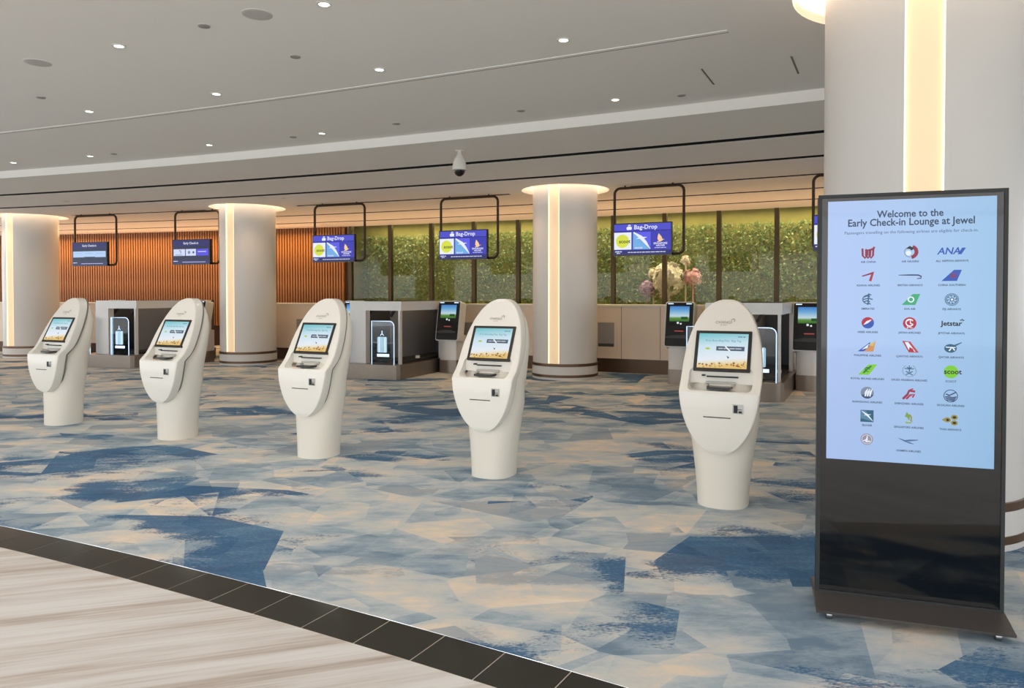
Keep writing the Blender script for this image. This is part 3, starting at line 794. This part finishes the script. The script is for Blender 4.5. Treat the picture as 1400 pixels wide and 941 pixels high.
        for k in range(4): A.stroke(p([(-.85 + .1 * k, -.2 - .18 * k), (-.3, -.05 - .2 * k), (.2, -.25 - .18 * k), (.85 - .1 * k, -.1 - .2 * k)]), .004, DB)
    elif i == 21:
        A.rect(-s, -s, s, s, TL); A.poly(p([(-1, 1), (-.2, .9), (1, -.9), (-1, -.4)]), ink((84, 132, 160))); A.stroke(p([(-.8, .8), (0, .2), (.9, -.8)]), [.002, .009, .001], WH); A.stroke(p([(-.5, .1), (.1, .2), (.6, .3)]), [.001, .005, .001], WH)
    elif i == 22:
        A.poly(p([(-.3, 1), (.2, .3), (.1, -.4), (-.3, .1), (-.6, .2)]), ink((118, 160, 66))); A.poly(p([(-.6, -.6), (.2, -.7), (.8, -.1), (.3, -.9), (-.4, -.95)]), ink((142, 176, 78))); A.stroke(p([(.1, .6), (.4, .1), (.3, -.5)]), .006, GD)
    elif i == 23:
        for k, (x, y) in enumerate(((.55, .45), (.55, -.45), (-.45, 0))):
            A.disc(x * s, y * s, .5 * s, GD, 14, .42 * s); A.disc(x * s, y * s, .27 * s, BK, 12, .2 * s)
        A.poly(p([(-1.3, 0), (-.6, .4), (-.6, -.4)]), GD)
    elif i == 24:
        A.disc(0, 0, .95 * s, ink((146, 140, 158)), 24); A.arcs(0, 0, .75 * s, 0, 360, .002, WH, 20); A.stroke(p([(-.6, -.3), (.0, -.1), (.1, .7)]), [.003, .010, .002], WH); A.stroke(p([(-.2, -.4), (.5, -.3)]), .006, WH)
    elif i == 25:
        A.stroke(p([(-1.5, .5), (-.6, .1), (.2, .2), (1.4, .35)]), [.002, .007, .008, .003], ink((76, 104, 150))); A.stroke(p([(-.6, .0), (.2, -.2), (.8, -.4)]), [.002, .006, .001], ink((76, 104, 150)))
CAP = ['AIR CHINA', 'AIR NIUGINI', 'ALL NIPPON AIRWAYS', 'ASIANA AIRLINES', 'BRITISH AIRWAYS', 'CHINA SOUTHERN', 'EMIRATES', 'EVA AIR', 'FIJI AIRWAYS',
       'HEBEI AIRLINES', 'JAPAN AIRLINES', 'JETSTAR AIRWAYS', 'PHILIPPINE AIRLINES', 'QANTAS AIRWAYS', 'QATAR AIRWAYS', 'ROYAL BRUNEI AIRLINES', 'SAUDI ARABIAN AIRLINES', 'SCOOT',
       'SHANDONG AIRLINES', 'SHENZHEN AIRLINES', 'SICHUAN AIRLINES', 'SILKAIR', 'SINGAPORE AIRLINES', 'THAI AIRWAYS', '', 'XIAMEN AIRLINES']
for i in range(26):
    r_, c_ = divmod(i, 3)
    x = (-0.172, 0.003, 0.172)[c_]; z = 1.700 - r_ * 0.1095
    A = Art(Matrix.Translation((x, -.0050, z))); lg(i, A); A.build('logo', T)
    if CAP[i]:
        A = Art(Matrix.Translation((x, -.0050, z - .044))); A.text(CAP[i], 0, 0, .0128, NAVY, .02); A.build('caption', T)
# base with a swept apron and castors
prof = [(.24, .045), (-.170, .040), (-.172, .052), (-.13, .058), (-.085, .068), (-.045, .074), (-.016, .080), (-.010, .081), (.066, .081), (.15, .078), (.24, .058)]
b = MB(); n = len(prof)
b.add([(x, y, z) for x in (-.398, .392) for y, z in prof], [tuple(range(n)), tuple(range(2 * n - 1, n - 1, -1))] + [(i, n + i, n + (i + 1) % n, (i + 1) % n) for i in range(n)])
b.build('base', BASE, T, 25)
for x in (-.34, .335):
    for y in (-.125, .19):
        c = MB(); c.lathe([(.018, -.012), (.020, -.008), (.020, .008), (.018, .012)], 14, M=Matrix.Translation((x, y, .021)) @ Matrix.Rotation(PI / 2, 4, 'Y'))
        c.box(x - .016, x + .016, y - .006, y + .006, .028, .046)
        c.build('castor', CHROME, T, 40)

# ================================================================== HANGING MONITORS
TUBE = []
def mon_art(A, kind):
    BLU = ink((58, 58, 176)); DKB = ink((34, 36, 104)); LB = ink((92, 92, 232)); W_ = ink((232, 236, 250)); 
    if kind == 'bag':
        A.rect(-.5, -.265, .5, .265, BLU); A.rect(-.5, .15, .5, .265, ink((76, 78, 200))); A.rect(-.5, .138, .5, .150, DKB)
        A.text('Bag-Drop', .06, .205, .105, W_, .012)
        A.poly([(-.27, .165), (-.19, .165), (-.18, .205), (-.205, .225), (-.255, .225), (-.28, .2)], W_); A.arcs(-.225, .228, .022, 20, 170, .012, W_); A.poly([(-.255, .235), (-.2, .24), (-.225, .255)], W_)
        A.rect(-.5, -.175, -.19, .122, W_); A.disc(-.35, -.03, .118, ink((214, 222, 64)), 24); A.text('scoot', -.31, -.035, .09, BK, .02)
        A.rect(-.16, -.175, .15, .122, ink((112, 172, 226))); A.poly([(-.14, .122), (.15, .122), (.15, -.17)], LB)
        A.stroke([(-.15, .12), (-.02, .03), (.06, -.06), (.145, -.172)], [.02, .06, .05, .006], W_); A.stroke([(-.10, .01), (.0, .02), (.09, .03)], [.004, .035, .004], W_)
        A.text('SILKAIR', -.06, -.152, .042, W_, .01)
        A.poly([(.29, .09), (.34, .03), (.36, -.02), (.3, -.05), (.27, -.01), (.275, .04)], ink((246, 206, 150))); A.stroke([(.26, -.055), (.32, -.045), (.39, -.01)], [.008, .02, .004], ink((246, 206, 150)))
        A.text('SINGAPORE', .32, -.083, .045, W_, .02); A.text('AIRLINES', .32, -.120, .038, W_, .02); A.dashes(.22, .42, -.156, .011, ink((200, 204, 236)))
        A.rect(-.5, -.265, .5, -.19, DKB); A.rect(-.34, -.262, -.335, -.195, BLU)
        A.dashes(-.48, -.36, -.212, .014, W_, 2); A.dashes(-.45, -.39, -.240, .012, W_, 3)
        A.dashes(-.25, .41, -.227, .014, ink((206, 210, 240)), 4)
    elif kind == 'early':
        A.rect(-.5, -.265, .5, .265, ink((44, 44, 100))); A.text('Early Check-in', .0, .195, .07, W_, .012)
        A.rect(-.5, -.19, .5, .13, ink((38, 48, 74))); A.rect(-.48, -.075, .48, .065, ink((176, 204, 240))); A.rect(-.15, -.09, .17, -.065, ink((40, 52, 80)))
        for x in (-.33, 0, .33): A.rect(x - .12, .012, x + .1, .018, ink((120, 150, 200)))
        A.dashes(-.48, -.36, -.205, .014, W_, 2); A.rect(-.24, -.232, .4, -.222, ink((206, 210, 240)))
    else:
        A.rect(-.5, -.265, .5, .265, ink((44, 44, 104))); A.text('Early Check-in', .0, .195, .07, W_, .012)
        A.rect(-.5, -.19, .5, .13, ink((38, 44, 72))); A.rect(-.48, -.085, -.16, .065, ink((206, 214, 246))); A.rect(-.14, -.085, .14, .065, ink((206, 214, 246))); A.rect(.155, -.085, .48, .065, ink((84, 76, 220)))
        A.arcs(-.31, .0, .035, -60, 120, .014, DB); A.rect(-.43, -.072, -.24, -.058, SG); A.disc(-.05, -.01, .035, SG, 14); A.disc(.07, -.01, .026, ink((60, 70, 130)), 12)
        A.rect(.19, -.003, .42, .010, W_); A.dashes(-.48, -.36, -.205, .014, W_, 2); A.rect(-.24, -.232, .4, -.222, ink((206, 210, 240)))
FW, FZ0, FZ1 = 1.27, 2.19, 3.41
def make_monitor(kind):
    t = thing('hanging_monitor', '', 'monitor')
    w_, h_ = FW - .05, FZ1 - FZ0 - .05
    pts = [(x, 0, z) for x, z in rrect(w_, h_, .10, 5, 0, (FZ0 + FZ1) / 2)]
    MB().tube(pts, .024, 8, closed=True).build('hanging_frame', DARK, t, 50)
    for x in (-.42, .42): MB().lathe([(.014, FZ1 - .03), (.014, CEIL)], 10).mesh('x', DARK); MB().lathe([(.014, FZ1 - .03), (.014, CEIL + .001)], 10, M=Matrix.Translation((x, 0, 0))).build('ceiling_rod', DARK, t, 40)
    cx, cz = -.085, 2.475
    hs = MB().box(cx - .515, cx + .515, -.10, -.03, cz - .283, cz + .283).build('screen_housing', BLACKP, t)
    A = Art(Matrix.Translation((cx, -.1006, cz))); mon_art(A, kind); A.build('screen_picture', hs)
    return t
MON = [(16.15, 'early', 'hanging screen with one wide pale strip, leftmost over the counters'), (18.17, 'early2', 'hanging screen with three small panels between the two left columns'),
       (20.75, 'bag', 'hanging bag drop screen nearest the end of the slatted wall'), (22.82, 'bag', 'hanging bag drop screen left of the round column in the middle'),
       (25.26, 'bag', 'hanging bag drop screen right of the round column in the middle'), (27.53, 'bag', 'hanging frame partly hidden behind the near column at right')]
proto = {}
for a, kind, lab in MON:
    if kind in proto: o = copy_tree(proto[kind])
    else: o = proto[kind] = make_monitor(kind)
    o.location = P(82.3, a); o.rotation_euler = (0, 0, -a * D2R); o['label'] = lab; o['category'] = 'monitor'; o['group'] = 'monitors hanging in tube frames'

# ================================================================== COUNTERS
def counter(a0, a1, label, niches, seams):
    t = thing('service_counter', label, 'counter', (0, 0, 0), 0, 'curved white service counters')
    MB().arc(83.50, 84.6, a0, a1, 0.27, 1.285).build('counter_body', COUNTER, t)
    MB().arc(83.47, 84.62, a0, a1, 1.285, 1.315).build('counter_top', WHITE, t)
    MB().arc(83.53, 84.5, a0, a1, 0.0, 0.27).build('plinth', PLINTH, t)
    for n0, n1, z0, z1 in niches:
        m = MB().arc(83.485, 83.50, n0, n1, z0, z1, 3).build('niche_panel', GREYP, t)
        MB().arc(83.478, 83.486, n0 + .01, n1 - .01, z0, z0 + .06, 3).build('niche_shelf', DGREY, m)
        fr = MB(); g = .035
        for q in ((n0 - g, n0, z0 - .05, z1 + .05), (n1, n1 + g, z0 - .05, z1 + .05)): fr.arc(83.48, 83.50, q[0], q[1], q[2], q[3], 1)
        fr.arc(83.48, 83.50, n0, n1, z1, z1 + .05, 3); fr.arc(83.48, 83.50, n0, n1, z0 - .05, z0, 3); fr.build('niche_frame', COUNTER, t)
    for s in seams: MB().arc(83.497, 83.502, s, s + .006, .275, 1.28, 1).build('panel_seam', DGREY, t)
    return t
counter(11.0, 16.95, 'curved white counter at the far left behind the leftmost kiosk', [(16.45, 16.75, .45, .95)], [13.5, 15.0])
counter(18.35, 21.35, 'curved white counter with a grey niche between left column and bag drop', [(19.40, 19.68, .42, .95)], [20.3, 19.0])
counter(22.15, 25.72, 'curved white counter with grey niches behind the middle column', [(22.22, 22.50, .33, .93), (24.36, 24.59, .5, .97)], [23.0, 24.68, 25.2])
counter(26.75, 31.0, 'curved white counter behind the tall info display', [], [28.5])

# ================================================================== BAG DROP UNITS AND TERMINALS
HOUS = mat('bag_drop_housing', (214, 211, 207), 0.35, 0.15, noise=0.03)
def make_bagdrop():
    t = thing('bag_drop', '', 'bag drop')
    pts = [(-.70, 2.55), (-.70, .10), (-.66, .03), (-.58, 0), (.58, 0), (.66, .03), (.70, .10), (.70, 2.55)]
    MB().prism(pts, 0.0, 0.262).build('steel_base', STEEL, t, 25)
    # housing: front pillar, header, corner post, inner wall, back, roof
    MB().box(-.42, -.08, .20, .34, .262, 1.39).build('front_pillar', HOUS, t)
    MB().box(-.08, .66, .20, .30, 1.225, 1.39).build('header', HOUS, t)
    MB().box(.60, .66, .30, 1.75, 1.225, 1.39).build('side_header', HOUS, t)
    MB().box(.60, .64, .20, .27, .262, 1.225).build('corner_post', HOUS, t)
    MB().box(-.42, -.36, .34, 2.6, .262, 1.39).build('inner_wall', DGREY, t)
    MB().box(-.36, .66, 2.45, 2.55, .262, 1.39).build('back_wall', DGREY, t)
    MB().box(.60, .66, 1.75, 2.45, .262, 1.39).build('rear_side_panel', HOUS, t)
    MB().box(.10, .14, .75, 2.45, .262, 1.30).build('divider_panel', mat('divider_grey', (122, 122, 124), .4, .1, noise=.03), t)
    MB().box(-.36, .10, .40, 2.45, .262, .31).build('conveyor_belt', RUBBER, t)
    MB().box(.14, .60, .35, 2.45, .262, .31).build('conveyor_belt', RUBBER, t)
    for x in (-.16, .34):
        M = Matrix.Translation((x, .50, 1.22)) @ Matrix.Rotation(0.5, 4, 'Y') @ Matrix.Rotation(-.3, 4, 'X')
        MB().box(-.02, .02, -.03, .03, -.13, .12, M=M).build('scanner_arm', BLACKM, t)
    # glass guard with lit rim and suitcase sign
    for x0, x1 in ((.14, .60), (-.66, -.42)):
        pts = [(x0, .262), (x1, .262), (x1, .95)] + [(x1 - .09 + .09 * math.cos(q * D2R), .95 + .09 * math.sin(q * D2R)) for q in (18, 36, 54, 72, 90)] + [(x0, 1.04)]
        g = MB().prism(pts, -.06, -.05, M=XZ).build('glass_guard', GUARD, t)
        MB().tube([(x, .055, z) for x, z in pts[1:] + [pts[0]]], .007, 6).build('lit_rim', ICE, g)
        if x0 > 0:
            A = Art(Matrix.Translation(((x0 + x1) / 2 - .01, .049, .62)))
            A.poly(rrect(.20, .28, .02, 3), ICEB)
            A.rect(-.105, -.215, .145, -.165, ICE)
            for x in (-.06, .06): A.rect(x - .006, -.13, x + .006, .13, ICE)
            A.arcs(0, .16, .03, 0, 180, .012, ICE); A.rect(-.008, .19, .008, .25, ICE)
            A.build('suitcase_sign', g)
    MB().box(.50, .56, 1.0, 1.06, .262, .36, M=None).build('handheld_scanner', WHITE, t)
    return t
b0 = make_bagdrop()
BD = [(17.50, 'bag drop machine with lit suitcase sign between the two leftmost kiosks'), (21.90, 'bag drop machine with lit suitcase sign behind the middle kiosk'), (26.44, 'bag drop machine mostly hidden behind the kiosk nearest the display')]
for i, (a, lab) in enumerate(BD):
    o = b0 if i == 0 else copy_tree(b0)
    o.location = P(80.65, a); o.rotation_euler = (0, 0, -a * D2R); o['label'] = lab; o['category'] = 'bag drop'; o['group'] = 'bag drop machines'

TSCR = uv_ramp('terminal_picture', [(0.0, (58, 108, 48)), (0.22, (96, 150, 60)), (0.34, (200, 226, 236)), (0.7, (110, 176, 226)), (1.0, (66, 130, 206))], 0.85)
def make_terminal():
    t = thing('self_service_terminal', '', 'terminal')
    pts = [(-.20, .42), (-.20, .14), (-.18, .05), (-.12, .01), (0, 0), (.12, .01), (.18, .05), (.20, .14), (.20, .42)]
    MB().prism([(x * 1.03, y) for x, y in pts], 0, .25).build('steel_foot', STEEL, t, 40)
    MB().prism([(x, y + .01) for x, y in pts], .25, .72).build('post', HOUS, t, 40)
    # leaning head: pale shell with a black face
    M = Matrix.Translation((0, .02, .62)) @ Matrix.Rotation(-.20, 4, 'X')
    MB().prism(rrect(.49, .78, .035, 4, 0, .39), -.20, .035, M=M @ XZ).build('head_shell', HOUS, t, 30)
    fc = MB().prism(rrect(.455, .745, .03, 4, 0, .39), .03, .05, M=M @ XZ).build('black_face', BLACKP, t, 30)
    s = MB(); s.quad_uv(*[M @ Vector(p) for p in ((-.165, -.052, .44), (.165, -.052, .44), (.165, -.052, .70), (-.165, -.052, .70))]); s.build('screen_picture', TSCR, fc)
    A = Art(M @ Matrix.Translation((0, -.0525, 0)))
    A.rect(.03, .475, .14, .52, ink((40, 76, 30))); A.rect(-.20, .735, -.11, .75, ICE); A.rect(.11, .735, .20, .75, ICE)
    A.disc(-.02, .415, .02, ink((220, 226, 230)), 8); A.disc(.03, .40, .016, ink((220, 226, 230)), 8); A.rect(-.07, .265, .08, .285, ink((150, 70, 66)))
    A.build('face_print', fc)
    ld = MB().prism([(-.21, -.02), (.21, -.02), (.21, .0), (.10, .035), (-.10, .03), (-.21, -.0)], .05, .085, M=M @ Matrix.Translation((0, 0, .17)) @ XZ).build('printer_lip', mat('smoked_plastic', (70, 70, 72), .2, .3, noise=.05), fc)
    return t
t0_ = make_terminal()
TM = [(16.64, 'black-faced self-service terminal at the left bag drop, seen past its glass'), (18.22, 'black-faced self-service terminal behind the second kiosk from the left'),
      (21.04, 'black-faced self-service terminal just right of the middle kiosk, left of its bag drop'), (22.56, 'black-faced terminal with blue and green screen left of the fourth kiosk'),
      (25.66, 'black-faced self-service terminal left of the kiosk nearest the display'), (27.08, 'black-faced self-service terminal at the left edge of the tall info display')]
for i, (a, lab) in enumerate(TM):
    o = t0_ if i == 0 else copy_tree(t0_)
    o.location = P(82.08, a); o.rotation_euler = (0, 0, -a * D2R); o['label'] = lab; o['category'] = 'terminal'; o['group'] = 'self-service terminals beside the bag drops'

# ================================================================== CEILING FITTINGS
def make_downlight():
    t = thing('downlight', '', 'light')
    MB().ring(.038, .056, -.006, 0.0, 24).build('trim_ring', WHITE, t, 40)
    MB().lathe([(.038, -.001), (.0, -.0015)], 20).build('lens', DLE, t, 40)
    return t
d0 = make_downlight(); first = True
SPOT = bpy.data.lights.new('downlight_lamp', 'SPOT'); SPOT.energy = 28; SPOT.spot_size = 1.75; SPOT.spot_blend = 0.6; SPOT.color = (1.0, 0.93, 0.84); SPOT.shadow_soft_size = 0.05
rows = [(77.2, [(17.5, 'first'), (18.95, 'second'), (20.12, 'third'), (21.77, 'fourth'), (23.15, 'fifth'), (25.99, 'sixth')], 'row beside the ceiling step'),
        (75.3, [(21.87, 'first'), (23.27, 'second'), (24.77, 'third'), (26.13, 'fourth')], 'row along the ceiling groove'),
        (73.9, [(23.55, 'first'), (25.17, 'second')], 'row nearest the viewer')]
for R, lst, rn in rows:
    for a, nm in lst:
        o = d0 if first else copy_tree(d0); first = False
        o.location = P(R, a, UP); o['label'] = '%s small round downlight from the left in the %s' % (nm, rn); o['category'] = 'light'; o['group'] = 'small round ceiling downlights'
        l = bpy.data.objects.new('downlight_lamp', SPOT); COL.objects.link(l); l.location = P(R, a, UP - .02)
def disc_thing(name, label, cat, R, a, r, h, m, z=UP, rim=True):
    t = thing(name, label, cat, P(R, a, z))
    MB().lathe([(r * .7, -h), (r * .96, -h * .7), (r, 0)], 24).build('cover', m, t, 40)
    MB().ring(r * .98, r * 1.06, -.002, 0, 24).build('rim', CEILM, t, 40)
    return t
disc_thing('ceiling_speaker', 'large flush round ceiling speaker near the top edge', 'speaker', 73.85, 24.73, .11, .004, mat('speaker_mesh', (190, 188, 182), .8, noise=.03))
disc_thing('ceiling_speaker', 'large flush round ceiling speaker at the upper left', 'speaker', 73.93, 22.74, .11, .004, mat('speaker_mesh', (190, 188, 182), .8))
for R, a, lab in ((73.85, 24.32, 'small round sensor on the ceiling beside the upper speaker'), (74.7, 24.43, 'small round sensor below the upper ceiling speaker'), (74.7, 21.92, 'small round sensor below the left ceiling speaker'),
                  (77.12, 24.0, 'small dark sensor beside the ceiling step above the kiosks'), (77.22, 22.8, 'small round sensor beside the fifth downlight by the step'), (77.18, 20.48, 'small round sensor right of the third downlight by the step'),
                  (77.18, 25.19, 'small round sensor above the middle column near the step'), (77.33, 26.48, 'small round sensor right of the last downlight by the step')):
    disc_thing('ceiling_sensor', lab, 'sensor', R, a, .045, .012, mat('sensor_grey', (150, 146, 140), .6, noise=.04))
for R, a, lab in ((80.2, 14.3, 'tiny sprinkler on the lower ceiling at the far left'), (81.3, 20.3, 'tiny sprinkler on the lower ceiling right of the left column'), (80.3, 17.1, 'tiny sprinkler on the lower ceiling over the second kiosk')):
    disc_thing('ceiling_sprinkler', lab, 'sprinkler', R, a, .05, .012, mat('sprinkler_white', (205, 200, 190), .5, noise=.03), CEIL)
# linear groove in the upper ceiling
g = thing('linear_air_slot', 'long thin curved air slot running across the upper ceiling', 'vent')
MB().arc(75.655, 75.700, 14, 27.05, UP - .006, UP + .001, 60).build('slot_frame', mat('slot_white', (236, 234, 230), .5, noise=.01), g)
MB().arc(75.700, 75.722, 14, 27.05, UP - .002, UP + .001, 60).build('slot_gap', mat('slot_shadow', (96, 92, 86), .8, noise=0), g)
# access hatch
h = thing('access_hatch', 'flush access hatch with thin dark seams near the ceiling step', 'hatch')
hm = MB()
for q in (26.75, 27.32): hm.arc(76.55, 77.1, q, q + .012, UP - .002, UP + .001, 1)
hm.build('seam', mat('seam_grey', (120, 114, 106), .8, noise=0), h)
# CCTV dome
c = ceilp = Vector((-0.70, 9.78, CEIL))
t = thing('security_camera', 'white pendant security camera dome hanging from the lower ceiling', 'camera', c)
MB().lathe([(.085, -.262), (.092, -.24), (.092, -.20), (.078, -.14), (.045, -.08), (.028, -.05), (.024, 0)], 28).build('housing', WHITE, t, 40)
MB().lathe([(.0, -.345), (.03, -.338), (.055, -.318), (.070, -.290), (.074, -.262)], 28).build('dome', BLACKP, t, 60)
MB().lathe([(.05, -.008), (.05, 0)], 24).build('mount_plate', WHITE, t, 40)
MB().lathe([(.088, -.266), (.088, -.258)], 28).build('dome_ring', GREYP, t, 40)
